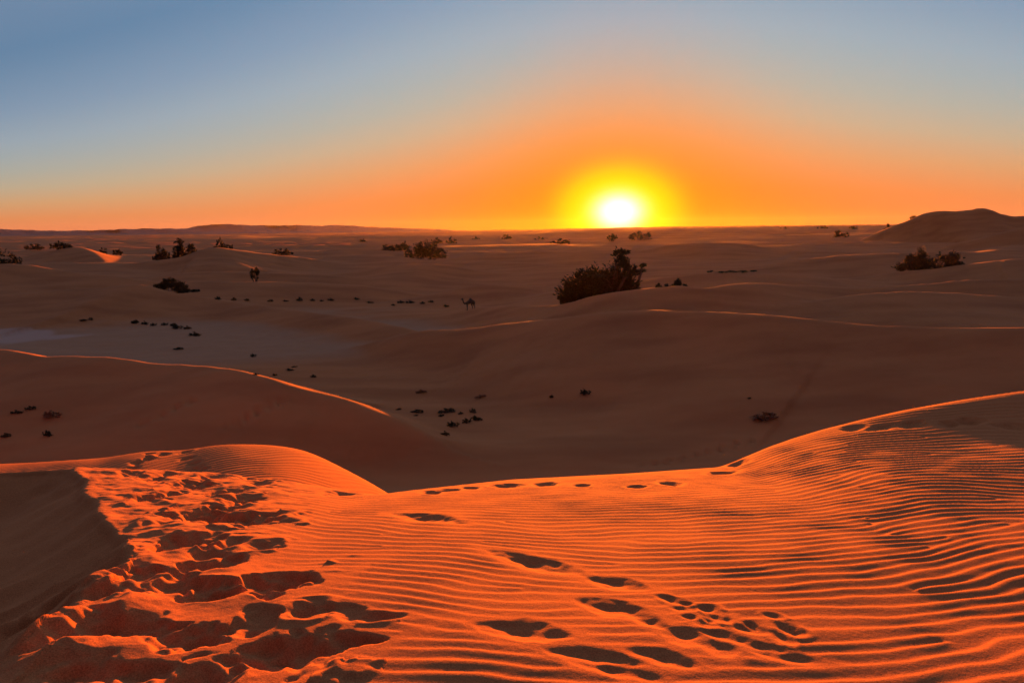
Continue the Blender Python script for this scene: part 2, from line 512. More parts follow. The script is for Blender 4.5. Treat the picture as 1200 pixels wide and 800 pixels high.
def footprints(x, y, amount):
    """depth of footprints; also weakens the ripples through `amount` (in place)"""
    dz = np.zeros_like(x)
    for (cx, cy, hd, L, Wd, dep, rim, rough) in PRINTS:
        reach = max(L, Wd) * 2.2
        m_ = (np.abs(x - cx) < reach) & (np.abs(y - cy) < reach)
        if not m_.any():
            continue
        dx, dy = x[m_] - cx, y[m_] - cy
        ca, sa = math.cos(hd), math.sin(hd)
        al = dx * sa + dy * ca
        ac = dx * ca - dy * sa
        n1 = perlin(x[m_] * 5 + cx * 7, y[m_] * 5 + cy * 3)
        n2 = perlin(x[m_] * 14 + cx, y[m_] * 14)
        pw = 1.45 if rough < .2 else 1.8
        rho = ((np.abs(al) / L) ** pw + (np.abs(ac) / Wd) ** pw) ** (1 / pw) * (1 + rough * n1 + rough * .35 * n2)
        # loose sand: slumped walls at the angle of repose, a narrow floor; the side towards the sun is steeper
        sa_ = dy / np.sqrt(dx * dx + dy * dy + 1e-6)
        sh_ = 1 + .28 * sstep(-.5, .9, sa_) * np.clip(1 - rho, 0, 1)
        w_ = np.clip((1.10 - np.sqrt(rho * rho + .06)) / .855 * sh_, 0, None)
        w_ = np.where(w_ < .12, w_ * w_ / .24, w_ - .06) / .94
        n3 = 1 - 2.4 * np.abs(perlin(x[m_] * 4.2 + cy * 5, y[m_] * 5.5 + cx * 5))
        bowl = -dep * w_ * (1 + .30 * n1) + dep * (.17 * n2 + (.30 if rough > .3 else .10) * n3) * np.minimum(w_ * 3, 1)
        up = rim * np.exp(-((rho - 1.28) / .26) ** 2) * (1.0 + .6 * n1)
        amount[m_] *= 1 - .92 * (1 - sstep(1.0, 1.7, rho))
        dz[m_] = np.minimum(dz[m_], bowl) + .12 * np.maximum(dz[m_], bowl) + up * np.clip(1 + dz[m_] / .03, 0, 1)
    return dz


# ------------------------------------------------------------------ ripples
_dis = [(rnd.uniform(-4, 8), rnd.uniform(2.4, 9.5), rnd.choice((-1, 1))) for _ in range(150)]


def ripples(x, y):
    """wind ripples of the near dune (height in metres)"""
    # crest lines lean towards the camera on the left, away in the middle, level again on the right
    sl = lambda c, w: w * np.log1p(np.exp(np.clip((x - c) / w, -40, 40)))
    g = -.40 * x + .95 * sl(.9, .5) - .85 * sl(3.3, .5)
    g = g * interp(y, [(0, .9), (4, 1.0), (9, .62), (12, .5)]) 
    v = y - g + .16 * perlin(x * .38 + 2, y * .42) + .10 * perlin(x * .8, y * .8) + .04 * perlin(x * 2.2 + 5, y * 2.6) + .012 * perlin(x * 6, y * 6)
    lam = .118
    ph = v / lam * 2 * np.pi
    for (cx, cy, sg) in _dis:
        ph = ph + sg * np.arctan2(y - cy, x - cx) * 1.0
    u = (ph / (2 * np.pi)) % 1.0
    # gentle towards the camera, steep towards the sun
    a = .70
    tri = np.where(u < a, u / a, (1 - u) / (1 - a))
    w_ = tri * tri * (3 - 2 * tri) * .6 + tri * .4
    amp = .0078 * np.clip(1 + .5 * perlin(x * .7 + 9, y * .7) + .45 * perlin(x * 3.1, y * 4.3), .2, 1.8) * interp(x, [(-3, .75), (0, .8), (1.5, 1.0), (3, 1.25), (8, 1.0)])
    return (w_ - .5) * amp


def ripples_terrace(x, y):
    v = (y * .62 - x * .78) + .25 * perlin(x * .5, y * .5) + .05 * perlin(x * 1.7, y * 1.7)
    u = (v / .145) % 1.0
    tri = np.where(u < .62, u / .62, (1 - u) / .38)
    return (tri * tri * (3 - 2 * tri) - .5) * .0125


def ground_full(x, y):
    z = ground_plain(x, y)
    r = np.hypot(x, y)
    amount = np.ones_like(x)
    fp = np.zeros_like(x)
    m_ = (r < 130) & (y > 0)
    am = np.ones(int(m_.sum()))
    fp[m_] = footprints(x[m_], y[m_], am)
    amount[m_] = am
    z = z + fp
    n_ = r < 16
    xs, ys = x[n_], y[n_]
    yb = sinterp(xs, BRINK)
    dd, sg, _ = poly_dist(xs, ys, CREST)
    mask = (1 - sstep(-.5, .25, ys - yb)) * np.where(sg > 0, 0, sstep(.3, 1.5, dd))
    trod = sstep(-2.1, -1.1, xs + .25 * perlin(xs * 1.2, ys * 1.2) + (ys - 3) * .12)
    mask *= .12 + .88 * trod
    z[n_] += ripples(xs, ys) * mask * amount[n_]
    # churned sand along the trodden ridge
    ch = (1 - trod) * np.where(sg > 0, np.exp(-dd * 2.2), 1) * (1 - sstep(-.3, .4, ys - yb)) * sstep(1.5, 3, ys)
    lump = 1 - 2 * np.abs(perlin(xs * 1.9 + 3, ys * 2.3)) 
    z[n_] += ch * (.042 * lump * interp(ys, [(0, .75), (3.5, .7), (5, .5), (9, .35)]) + .012 * perlin(xs * 6, ys * 6) + .005 * perlin(xs * 17, ys * 17))
    # slumped gullies on the shaded face near the camera
    gl = np.where(sg > 0, np.exp(-((dd - .8) / .9) ** 2), 0) * (1 - sstep(3.9, 5.6, ys)) * sstep(1.2, 2.5, ys)
    z[n_] += gl * .13 * (.55 - 2 * np.abs(perlin((ys - xs * .55) * 1.9 + 1, xs * .45 + 3)))
    fold = 1 - 2.2 * np.abs(perlin(xs * 1.15 + 6.3, (ys + .3 * xs) * 1.7 + 2))
    z[n_] += ch * .075 * fold * (1 - sstep(3.3, 4.5, ys))
    t_ = (r > 9) & (r < 21) & (x < -1)
    xs, ys = x[t_], y[t_]
    tm = sstep(8.5, 9.6, ys) * (1 - sstep(14.0, 15.5, ys)) * (1 - sstep(0, 1.5, terrain_far(xs, ys) + .6 - terrace(xs, ys)))
    z[t_] += ripples_terrace(xs, ys) * tm * amount[t_]
    return z


# ------------------------------------------------------------------ the ground sheet: rings round the viewpoint, dense where it is close
FINE = 42.0
az_f = np.arange(-FINE, FINE + 1e-6, .15)
az_c = np.arange(FINE + 1.5, 360 - FINE - 1.4, 3.0)
AZ = np.radians(np.concatenate([az_f, az_c]))
rows = list(np.arange(.4, 2.0, .15))
r_ = 2.0
while r_ < 4600:
    rows.append(r_)
    if r_ < 6: st = .0125
    elif r_ < 10: st = .016
    elif r_ < 19: st = .030
    else: st = max(.16 if r_ < 30 else .2, .0085 * r_)
    if r_ > 400: st = .0125 * r_
    r_ += st
rows.append(4600.0)
RR = np.array(rows)
na, nr = len(AZ), len(RR)
GX = (RR[:, None] * np.sin(AZ)[None, :]).ravel()
GY = (RR[:, None] * np.cos(AZ)[None, :]).ravel()
GZ = ground_full(GX, GY) + EYE
i0 = (np.arange(nr - 1)[:, None] * na + np.arange(na)[None, :])
i1 = (np.arange(nr - 1)[:, None] * na + (np.arange(na)[None, :] + 1) % na)
quads = np.stack([i0, i1, i1 + na, i0 + na], -1).reshape(-1, 4)[:, ::-1]
nv = len(GX)
cz = float(GZ[:na].mean())
verts = np.vstack([np.stack([GX, GY, GZ], 1), [[0, 0, cz]]]).astype(np.float32)
tris = np.stack([np.arange(na), (np.arange(na) + 1) % na, np.full(na, nv)], -1)[:, ::-1]


def fast_mesh(name, verts, faces_list, smooth=True):
    """faces_list: list of int arrays (n, k)"""
    me = bpy.data.meshes.new(name)
    me.vertices.add(len(verts))
    me.vertices.foreach_set('co', np.ascontiguousarray(verts, np.float32).ravel())
    loops = np.concatenate([f.ravel() for f in faces_list]).astype(np.int32)
    sizes = np.concatenate([np.full(len(f), f.shape[1]) for f in faces_list]).astype(np.int32)
    starts = np.concatenate([[0], np.cumsum(sizes)[:-1]]).astype(np.int32)
    me.loops.add(len(loops))
    me.loops.foreach_set('vertex_index', loops)
    me.polygons.add(len(sizes))
    me.polygons.foreach_set('loop_start', starts)
    me.polygons.foreach_set('loop_total', sizes)
    me.update(calc_edges=True)
    me.polygons.foreach_set('use_smooth', np.full(len(sizes), smooth))
    me.validate()
    return me


gm = fast_mesh('desert_ground', verts, [quads, tris])
# clay pan between the dunes: where the low flat ground lies bare
pan = np.zeros(nv + 1, np.float32)
salt = np.zeros(nv + 1, np.float32)
rr0 = np.hypot(GX, GY)
mm = (rr0 > 60) & (rr0 < 190)
lo = low_ground(GX[mm], GY[mm])
above = (GZ[mm] - EYE) - lo
pz = (1 - sstep(.1, .8, above + .35 * perlin(GX[mm] / 9, GY[mm] / 6))) * sstep(84, 95, rr0[mm]) * (1 - sstep(150, 172, rr0[mm])) * (1 - sstep(6, 30, GX[mm]))
pan[:-1][mm] = pz
sx, sy = hit(10, 395, 60, 200, 1500)
dsalt = np.hypot((GX[mm] - sx + 3) / 13, (GY[mm] - sy) / 8) + .35 * perlin(GX[mm] / 5, GY[mm] / 5)
salt[:-1][mm] = (1 - sstep(.75, 1.0, dsalt)) * (1 - sstep(.3, 1.2, above))
at = gm.attributes.new('pan', 'FLOAT', 'POINT'); at.data.foreach_set('value', pan)
at = gm.attributes.new('salt', 'FLOAT', 'POINT'); at.data.foreach_set('value', salt)


def new_mat(name):
    m_ = bpy.data.materials.new(name)
    m_.use_nodes = True
    t = NT(m_.node_tree)
    b = m_.node_tree.nodes['Principled BSDF']
    return m_, t, b


def sand_material():
    m_, t, b = new_mat('sand')
    geo = t.n('ShaderNodeNewGeometry')
    pos = geo.outputs['Position']
    def noise(scale, detail=3.0, rough=.55):
        nd = t.n('ShaderNodeTexNoise')
        nd.inputs['Scale'].default_value = scale
        nd.inputs['Detail'].default_value = detail
        nd.inputs['Roughness'].default_value = rough
        t.t.links.new(pos, nd.inputs['Vector'])
        return nd.outputs[0]
    big = noise(.05, 4)
    mid = noise(1.1, 4)
    grain = noise(160, 2, .7)
    c_ = t.mix(big, (.40, .150, .047), (.51, .205, .068))
    c_ = t.mix(t.m('MULTIPLY', mid, .55), c_, (.40, .150, .045))
    wx = t.n('ShaderNodeMapping'); wx.inputs['Scale'].default_value = (.07, .22, .3); wx.inputs['Rotation'].default_value = (0, 0, .5)
    t.t.links.new(pos, wx.inputs[0])
    ws = t.n('ShaderNodeTexNoise'); ws.inputs['Scale'].default_value = 1.0; ws.inputs['Detail'].default_value = 5
    t.t.links.new(wx.outputs[0], ws.inputs['Vector'])
    c_ = t.mix(1.0, c_, t.ramp(ws.outputs[0], [(.32, (.80, .76, .76)), (.55, (1, 1, 1)), (.75, (1.10, 1.10, 1.10))]), mode='MULTIPLY')
    spk = t.ramp(grain, [(.30, (.60, .58, .56)), (.5, (1, 1, 1)), (.70, (1.32, 1.34, 1.36))])
    c_ = t.mix(1.0, c_, spk, mode='MULTIPLY')
    ap = t.n('ShaderNodeAttribute'); ap.attribute_name = 'pan'
    asl = t.n('ShaderNodeAttribute'); asl.attribute_name = 'salt'
    crack = noise(.35, 6, .7)
    clay = t.mix(crack, (.34, .170, .075), (.45, .235, .112))
    c_ = t.mix(ap.outputs['Fac'], c_, clay)
    c_ = t.mix(asl.outputs['Fac'], c_, (.46, .29, .19))
    t.t.links.new(c_, b.inputs['Base Color'])
    b.inputs['Roughness'].default_value = 1.0
    b.inputs['Specular IOR Level'].default_value = .08
    bump = t.n('ShaderNodeBump')
    bump.inputs['Strength'].default_value = .55
    bump.inputs['Distance'].default_value = .006
    t.t.links.new(t.m('ADD', t.m('MULTIPLY', noise(38, 4, .6), .8), t.m('MULTIPLY', grain, .3)), bump.inputs['Height'])
    t.t.links.new(bump.outputs[0], b.inputs['Normal'])
    return m_


SAND = sand_material()
ground = bpy.data.objects.new('desert_ground', gm)
col.objects.link(ground)
gm.materials.append(SAND)
tag(ground, 'orange rippled desert sand with dunes and trodden footprints', 'ground', kind='structure')

# ------------------------------------------------------------------ far table hills on the left
hills_prof = [(-1500, 277), (-900, 272), (-420, 270.6), (-160, 271), (-60, 270.5), (0, 270.5), (25, 270.8), (60, 272), (110, 271.5), (140, 270.3), (200, 269.5), (215, 269.8), (232, 266.5), (250, 265.2), (268, 264.8), (280, 265.8), (300, 266.2), (325, 266.6),
              (345, 265.8), (370, 266.4), (388, 265.9), (408, 265.7), (418, 266.6), (450, 267.2), (500, 267.0), (540, 266.7), (600, 267.3), (640, 267.8)]
m_, t, b = new_mat('rock')
nd = t.n('ShaderNodeTexNoise'); nd.inputs['Scale'].default_value = .01; nd.inputs['Detail'].default_value = 6
geo = t.n('ShaderNodeNewGeometry'); t.t.links.new(geo.outputs['Position'], nd.inputs['Vector'])
t.t.links.new(t.mix(nd.outputs[0], (.13, .085, .065), (.24, .16, .12)), b.inputs['Base Color'])
b.inputs['Roughness'].default_value = 1.0
b.inputs['Specular IOR Level'].default_value = .1
ROCK = m_


def make_hills():
    DH = 3800.0
    pts = np.array([P(px, py, DH) for px, py in hills_prof])
    xs = np.linspace(pts[0][0], pts[-1][0], 760)
    zt = np.interp(xs, pts[:, 0], pts[:, 2])
    zt = zt * 1.15 + 6
    zt = -17 + (zt + 17) * (1 - sstep(pts[-8][0], pts[-1][0], xs)) * sstep(pts[0][0], pts[1][0], xs)
    zt = zt + 2.6 * perlin(xs / 60, xs * 0 + 1.5) + 1.7 * perlin(xs / 22, xs * 0 + 4.5)
    prof = [(-1300, 0.0), (-850, .05), (-450, .14), (-225, .28), (-100, .55), (-45, .93), (-30, .985), (0, 1.0), (250, .97), (400, .6), (600, -.1)]
    V, Q = [], []
    nx = len(xs)
    base_z = -16.0
    for dy, fr in prof:
        for k, x in enumerate(xs):
            wob = float(perlin(np.array(x / 130.0 + dy * .002), np.array(dy / 250.0)))
            y = DH + dy + 130 * wob * (1 if dy < 0 else .3)
            z = base_z + (zt[k] - base_z) * min(1.0, max(-.1, fr + .12 * wob * (1 - abs(2 * fr - 1))))
            V.append((x * y / DH, y, z + EYE))
    for j in range(len(prof) - 1):
        for k in range(nx - 1):
            a = j * nx + k
            Q.append((a, a + 1, a + nx + 1, a + nx))
    me = fast_mesh('hills', np.array(V), [np.array(Q)])
    me.materials.append(ROCK)
    o = bpy.data.objects.new('hills', me); col.objects.link(o)
    tag(o, 'far low table hills along the horizon', 'hills', kind='structure')


make_hills()

# ------------------------------------------------------------------ vegetation
def leaf_mat(name, a, b_):
    m_, t, b = new_mat(name)
    oi = t.n('ShaderNodeNewGeometry')
    t.t.links.new(t.mix(oi.outputs['Random Per Island'], a, b_), b.inputs['Base Color'])
    b.inputs['Roughness'].default_value = .8
    b.inputs['Specular IOR Level'].default_value = .15
    return m_


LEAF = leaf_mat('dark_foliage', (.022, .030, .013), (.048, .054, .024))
DRY = leaf_mat('dry_foliage', (.16, .075, .035), (.26, .14, .06))
GRASS = leaf_mat('dry_grass', (.20, .15, .05), (.32, .24, .09))
m_, t, b = new_mat('bark')
nd = t.n('ShaderNodeTexNoise'); nd.inputs['Scale'].default_value = 9
t.t.links.new(t.mix(nd.outputs[0], (.06, .04, .028), (.13, .09, .06)), b.inputs['Base Color'])
b.inputs['Roughness'].default_value = .95
BARK = m_


def tube(path, radii, n=6):
    path = np.array(path, float)
    V, Q = [], []
    for i, p in enumerate(path):
        d_ = path[min(i + 1, len(path) - 1)] - path[max(i - 1, 0)]
        d_ /= np.linalg.norm(d_) + 1e-9
        u = np.cross(d_, (0.3, 1, 0.1)); u /= np.linalg.norm(u) + 1e-9
        w_ = np.cross(d_, u)
        for k in range(n):
            a = 2 * np.pi * k / n
            V.append(p + radii[i] * (math.cos(a) * u + math.sin(a) * w_))
    for i in range(len(path) - 1):
        for k in range(n):
            Q.append((i * n + k, i * n + (k + 1) % n, (i + 1) * n + (k + 1) % n, (i + 1) * n + k))
    return np.array(V), np.array(Q)


def join_tubes(tubes):
    V, Q, o = [], [], 0
    for v, q in tubes:
        V.append(v); Q.append(q + o); o += len(v)
    return np.vstack(V), np.vstack(Q)


def plant(seed, w, hgt, lobes, n, leaf, limbs=7, upright=.5, depth=None):
    """crown = sprigs spread through several uneven lobes; stem = limbs reaching into them.
    returns (crown verts, quads), (stem verts, quads); base at the origin"""
    g = np.random.RandomState(seed)
    depth = depth or w * .8
    cen = []
    for (lx, lz, lw, lh) in lobes:
        cen.append((lx * w, g.uniform(-.22, .22) * depth, lz * hgt, lw * w, lh * hgt))
    tot = sum(c[3] * c[4] for c in cen)
    V, Q = [], []
    k = 0
    for (cx, cy, czz, lw, lh) in cen:
        m0 = int(1.7 * n * lw * lh / tot)
        # clumps inside the lobe
        nc = max(4, m0 // 26)
        cl = g.normal(size=(nc, 3)); cl /= np.linalg.norm(cl, axis=1)[:, None]
        cl *= (g.rand(nc, 1) ** .45)
        for i in range(m0):
            c_ = cl[g.randint(nc)]
            p = c_ + g.normal(size=3) * .16
            pos = np.array([cx + p[0] * lw * .5, cy + p[1] * lw * .45 * depth / w, czz + p[2] * lh * .5])
            if pos[2] < .01 * hgt:
                pos[2] = g.uniform(.0, .12) * hgt
            dr = np.array([g.normal() * .7 + p[0] * .7, g.normal() * .7 + p[1] * .7, g.normal() * .5 + upright + p[2] * .5])
            dr /= np.linalg.norm(dr) + 1e-9
            sd = np.cross(dr, g.normal(size=3)); sd /= np.linalg.norm(sd) + 1e-9
            L = leaf * g.uniform(.6, 1.5); wd = L * g.uniform(.28, .55)
            a = pos - dr * L * .4; b_ = pos + dr * L * .6
            V += [a - sd * wd * .4, a + sd * wd * .4, b_ + sd * wd * .5 * g.uniform(.2, 1), b_ - sd * wd * .5 * g.uniform(.2, 1)]
            Q.append((k, k + 1, k + 2, k + 3)); k += 4
    tb = []
    r0 = max(.02, hgt * .02)
    for i in range(limbs):
        c_ = cen[i % len(cen)]
        end = np.array([c_[0] + g.uniform(-.3, .3) * c_[3], c_[1], c_[2] + g.uniform(-.1, .3) * c_[4]])
        st = np.array([c_[0] * .45 + g.uniform(-.03, .03) * w, c_[1] * .4, -hgt * .06])
        mid = (st + end) / 2 + np.array([g.uniform(-.08, .08) * w, g.uniform(-.05, .05) * w, hgt * .03])
        tb.append(tube([st, st * .6 + mid * .4, mid, end], [r0 * 1.6, r0 * 1.3, r0, r0 * .35]))
        for _ in range(2):
            e2 = mid + np.array([g.uniform(-.25, .25) * w * .6, g.uniform(-.2, .2) * w * .5, g.uniform(.05, .3) * hgt])
            tb.append(tube([mid, (mid + e2) / 2, e2], [r0 * .7, r0 * .5, r0 * .2], 5))
    return (np.array(V), np.array(Q)), join_tubes(tb)


def empty(name, loc, rz=0.0):
    o = bpy.data.objects.new(name, None)
    o.empty_display_size = .3
    o.location = loc; o.rotation_euler = (0, 0, rz)
    col.objects.link(o)
    return o


def mesh_obj(name, data, mat, parent=None, smooth=False):
    me = fast_mesh(name, data[0], [data[1]], smooth)
    me.materials.append(mat)
    o = bpy.data.objects.new(name, me)
    col.objects.link(o)
    if parent: o.parent = parent
    return o


def gz(x, y):
    return float(ground_plain(np.array([x]), np.array([y]))[0]) + EYE


def spot(px, py, Y=None):
    if Y is None:
        x, y = hit(px, py, 15, 3000, 4000)
    else:
        x, y = ray(px, py)[0] * Y, Y
    return x, y, gz(x, y)


BUSH_LOBES = [(-.32, .34, .40, .62), (-.05, .48, .50, .90), (.22, .40, .46, .72), (.36, .28, .30, .50), (.02, .25, .8, .5)]


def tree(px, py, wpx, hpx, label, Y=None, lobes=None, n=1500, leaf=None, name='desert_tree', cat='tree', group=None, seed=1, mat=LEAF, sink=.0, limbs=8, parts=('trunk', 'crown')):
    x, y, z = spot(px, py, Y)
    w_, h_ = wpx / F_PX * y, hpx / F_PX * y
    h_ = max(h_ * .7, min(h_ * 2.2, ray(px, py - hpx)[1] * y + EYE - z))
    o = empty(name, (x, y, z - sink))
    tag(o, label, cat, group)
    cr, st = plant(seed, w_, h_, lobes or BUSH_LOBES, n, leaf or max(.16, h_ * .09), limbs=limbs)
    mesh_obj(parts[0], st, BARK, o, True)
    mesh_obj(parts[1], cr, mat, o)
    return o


# the large tamarisk below the sun, with a taller plume and a thin side branch
tree(702, 352, 98, 61, 'large feathery tree with a tall plume rising behind the dune crest under the sun', Y=113, seed=11, n=7000, leaf=.42, limbs=14, cat='tree',
     lobes=[(-.36, .30, .30, .42), (-.20, .40, .36, .56), (.0, .44, .42, .62), (.20, .42, .36, .60), (.34, .34, .26, .50), (.24, .84, .16, .30), (.30, .70, .20, .28), (.30, .93, .22, .10), (.47, .62, .20, .16), (.54, .70, .12, .10), (0, .2, .85, .36)])
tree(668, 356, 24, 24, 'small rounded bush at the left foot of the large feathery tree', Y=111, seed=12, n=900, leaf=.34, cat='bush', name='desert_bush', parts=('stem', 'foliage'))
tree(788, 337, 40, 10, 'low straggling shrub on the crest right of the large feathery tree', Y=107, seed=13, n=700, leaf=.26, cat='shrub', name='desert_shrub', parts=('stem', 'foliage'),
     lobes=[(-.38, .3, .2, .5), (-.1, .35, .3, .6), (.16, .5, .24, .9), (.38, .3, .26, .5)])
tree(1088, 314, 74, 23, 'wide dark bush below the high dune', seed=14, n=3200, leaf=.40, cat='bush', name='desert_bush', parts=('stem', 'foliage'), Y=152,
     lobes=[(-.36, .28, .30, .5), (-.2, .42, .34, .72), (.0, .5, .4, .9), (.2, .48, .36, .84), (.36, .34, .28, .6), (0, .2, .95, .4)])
# group of trees on the left
tree(190, 302, 22, 17, 'rounded tree at the low end of the three grouped trees', Y=236, seed=15, n=1000, leaf=.5, group='three trees behind the left dune')
tree(211, 302, 18, 23, 'tallest of the three grouped trees, with a spreading top', Y=238, seed=16, n=1100, leaf=.5, group='three trees behind the left dune',
     lobes=[(-.2, .4, .5, .5), (.1, .55, .5, .5), (.05, .85, .55, .26), (.3, .4, .4, .4)])
tree(225, 298, 15, 15, 'narrow dark tree touching the dune slope in the group of three', Y=237, seed=17, n=800, leaf=.5, group='three trees behind the left dune',
     lobes=[(0, .45, .8, .8), (-.1, .75, .5, .4), (.2, .3, .6, .5)])
tree(258, 291, 19, 12, 'low dense bush on top of the left dune beyond the three trees', Y=232, seed=18, n=800, leaf=.45, cat='bush', name='desert_bush', parts=('stem', 'foliage'))
tree(271, 291, 8, 8, 'tiny bush beside the dense bush on the left dune top', Y=231, seed=19, n=250, leaf=.4, cat='bush', name='desert_bush', parts=('stem', 'foliage'))
tree(198, 343, 66, 17, 'long black wedge of scrub lying along a dune slope', seed=20, n=2600, leaf=.34, cat='bush', name='desert_bush', parts=('stem', 'foliage'), Y=143.5,
     lobes=[(-.38, .16, .26, .26), (-.18, .35, .28, .5), (-.04, .62, .24, .72), (.14, .40, .32, .62), (.32, .12, .28, .4), (.44, -.1, .16, .3)])
tree(8, 310, 32, 18, 'dark bush cluster at the shaded left dune foot', Y=176, seed=21, n=1100, leaf=.4, cat='bush', name='desert_bush', parts=('stem', 'foliage'))
tree(72, 291, 26, 9, 'flat dark bush on the crest of the small lit dune', Y=263, seed=22, n=700, leaf=.45, cat='bush', name='desert_bush', parts=('stem', 'foliage'))
tree(138, 296, 12, 8, 'small bush right of the small lit dune', Y=275, seed=23, n=300, leaf=.45, cat='bush', name='desert_bush', parts=('stem', 'foliage'))
tree(120, 295, 10, 6, 'tiny bush behind the lit flank of the small dune', Y=272, seed=24, n=200, leaf=.45, cat='bush', name='desert_bush', parts=('stem', 'foliage'))
tree(330, 295, 26, 6, 'flat isolated scrub patch on the plain right of the left dunes', Y=262, seed=25, n=600, leaf=.4, cat='bush', name='desert_bush', parts=('stem', 'foliage'))
tree(299, 324, 12, 11, 'lone small tree with a thin trunk on the dune flat', seed=26, n=500, leaf=.3, lobes=[(-.25, .6, .5, .6), (.25, .62, .45, .66), (0, .8, .4, .35)], limbs=5, Y=172)
# centre
tree(497, 301, 48, 20, 'dense dome shaped bush standing alone on the open plain', Y=250, seed=27, n=2200, leaf=.5, cat='bush', name='desert_bush', parts=('stem', 'foliage'),
     lobes=[(-.36, .25, .3, .5), (-.1, .45, .42, .85), (.16, .5, .44, .95), (.38, .3, .3, .55)])
tree(463, 292, 36, 8, 'long low scrub left of the dome shaped bush', Y=300, seed=28, n=800, leaf=.5, cat='bush', name='desert_bush', parts=('stem', 'foliage'),
     lobes=[(-.3, .4, .4, .7), (0, .4, .5, .8), (.3, .45, .4, .9)])
tree(475, 286, 9, 5, 'small bush just above the long low scrub', Y=345, seed=29, n=200, leaf=.5, cat='bush', name='desert_bush', parts=('stem', 'foliage'))
for k, (px, py, w_, h_, Y_, lab) in enumerate([
        (513, 283, 12, 5, 420, 'small round bush at the left end of the far bush pair'), (529, 283, 12, 6, 415, 'small round bush at the right end of the far bush pair'),
        (558, 279, 9, 3.5, 560, 'faint low bush on the far plain left of the orange glow'), (594, 278, 12, 4, 560, 'faint double bush on the far plain in the orange glow'),
        (636, 280, 20, 4, 480, 'thin line of scrub left of the spiky bush'), (658, 288, 24, 9, 345, 'spiky bush with upright twigs left of the sun glow'),
        (717, 279, 14, 8, 400, 'small bush on the dune edge straight below the sun'), (750, 279, 32, 12, 400, 'broad bush with a taller right end below the sun'),
        (985, 277, 20, 8, 380, 'isolated bush on the plain left of the high dune'), (1000, 270, 10, 4, 700, 'faint bush behind the isolated plain bush'),
        (1070, 257, 7, 6, 331, 'small round tree on the shoulder of the high dune'), (1040, 267, 10, 5, 334, 'low bush on the rising flank of the high dune'),
        (920, 268, 12, 3, 800, 'flat scrub line on the far right plain'), (965, 267, 14, 3.5, 760, 'faint scrub on the skyline left of the high dune'),
        (425, 281, 12, 3, 520, 'low scrub on the far plain below the table hills'), (40, 287, 24, 4, 330, 'thin scrub line beyond the small lit dune')]):
    tree(px, py, w_, h_, lab, Y=Y_, seed=40 + k, n=int(180 + w_ * 14), leaf=.0011 * Y_ + .12, cat='tree' if 'tree' in lab else 'bush', name='desert_tree' if 'tree' in lab else 'desert_bush',
         parts=('trunk', 'crown') if 'tree' in lab else ('stem', 'foliage'), group='scattered bushes on the far plain')
tree(860, 322, 60, 4, 'thin strip of dark scrub along the low crest right of the sun', Y=143, seed=61, n=700, leaf=.22, cat='shrub', name='desert_shrub', parts=('stem', 'foliage'),
     lobes=[(-.42, .4, .14, .7), (-.25, .4, .2, .6), (0, .4, .22, .8), (.2, .4, .2, .7), (.4, .4, .18, .6)])

# small shrubs: a few shapes, copied
SH = []
for k in range(6):
    cr, st = plant(100 + k, 1.0, .5 + .05 * (k % 3), [(-.26, .3, .5, .7), (.04, .42, .6, .9), (.28, .3, .46, .65), (0, .2, .9, .45)], 420, .085, limbs=5, upright=.55)
    me = fast_mesh('shrub_foliage', cr[0], [cr[1]], False); me.materials.append(LEAF)
    ms = fast_mesh('shrub_stem', st[0], [st[1]], True); ms.materials.append(BARK)
    SH.append((me, ms))


def shrub(px, py, wpx, hpx, label, group, mat=None, Y=None):
    x, y, z = spot(px, py, Y)
    k = rnd.randrange(len(SH))
    w_ = wpx / F_PX * y
    o = empty('desert_shrub', (x, y, z - .01), rnd.uniform(-.6, .6))
    o.scale = (w_, w_ * .8, hpx / F_PX * y / .55)
    tag(o, label, 'shrub', group)
    f = bpy.data.objects.new('foliage', SH[k][0] if mat is None else SH[k][0].copy())
    if mat:
        f.data.materials.clear(); f.data.materials.append(mat)
    s_ = bpy.data.objects.new('stem', SH[k][1])
    for c_ in (f, s_):
        col.objects.link(c_); c_.parent = o
    return o


GV = 'shrub cluster on the valley floor'
shrub(467, 480, 8, 3.5, 'tiny shrub standing apart at the dune end of the valley shrub cluster', GV)
shrub(489, 483.5, 17, 5, 'long flat shrub next to the outlying one in the valley cluster', GV)
shrub(487, 487, 8, 2.5, 'sprig at the foot of the long flat valley shrub', GV)
shrub(524, 483.5, 22, 6, 'widest shrub of the cluster on the shaded valley floor', GV)
shrub(517, 487.5, 9, 4, 'small shrub tucked under the widest valley shrub', GV)
shrub(540, 485, 7, 4, 'small slanting shrub just beside the widest valley shrub', GV)
shrub(554, 483.5, 9, 6, 'small upright shrub behind the three round valley shrubs', GV)
L1 = 'rounded dark shrub in the diagonal line of three on the valley floor'
for a in [(559, 492, 14, 8), (547, 495, 13, 7), (531, 499.5, 15, 8)]:
    shrub(*a, L1, GV)
shrub(522, 510, 11, 7, 'dark shrub set apart below the line of three on the valley floor', GV)
shrub(494, 460, 14, 5, 'faint dry shrub above the loose shrub cluster', 'lone shrubs', DRY)
shrub(564, 466, 16, 4, 'faint flat dry tuft right above the loose shrub cluster', 'lone shrubs', DRY)
shrub(646, 466, 6, 6, 'tiny upright shrub beside the lone round shrub on the valley slope', 'lone shrubs')
shrub(686, 462, 13, 8, 'lone round shrub on the open valley slope', 'lone shrubs')
shrub(897, 492, 36, 11, 'wide dry brown tuft beside the footprint track in the valley', 'lone shrubs', DRY)
shrub(878, 467, 6, 3, 'tiny sprig above the wide dry brown tuft', 'lone shrubs')
GP = 'shrub row by the clay pan'
shrub(158, 379, 10, 7, 'tallest shrub, ending the row at the edge of the clay pan', GP)
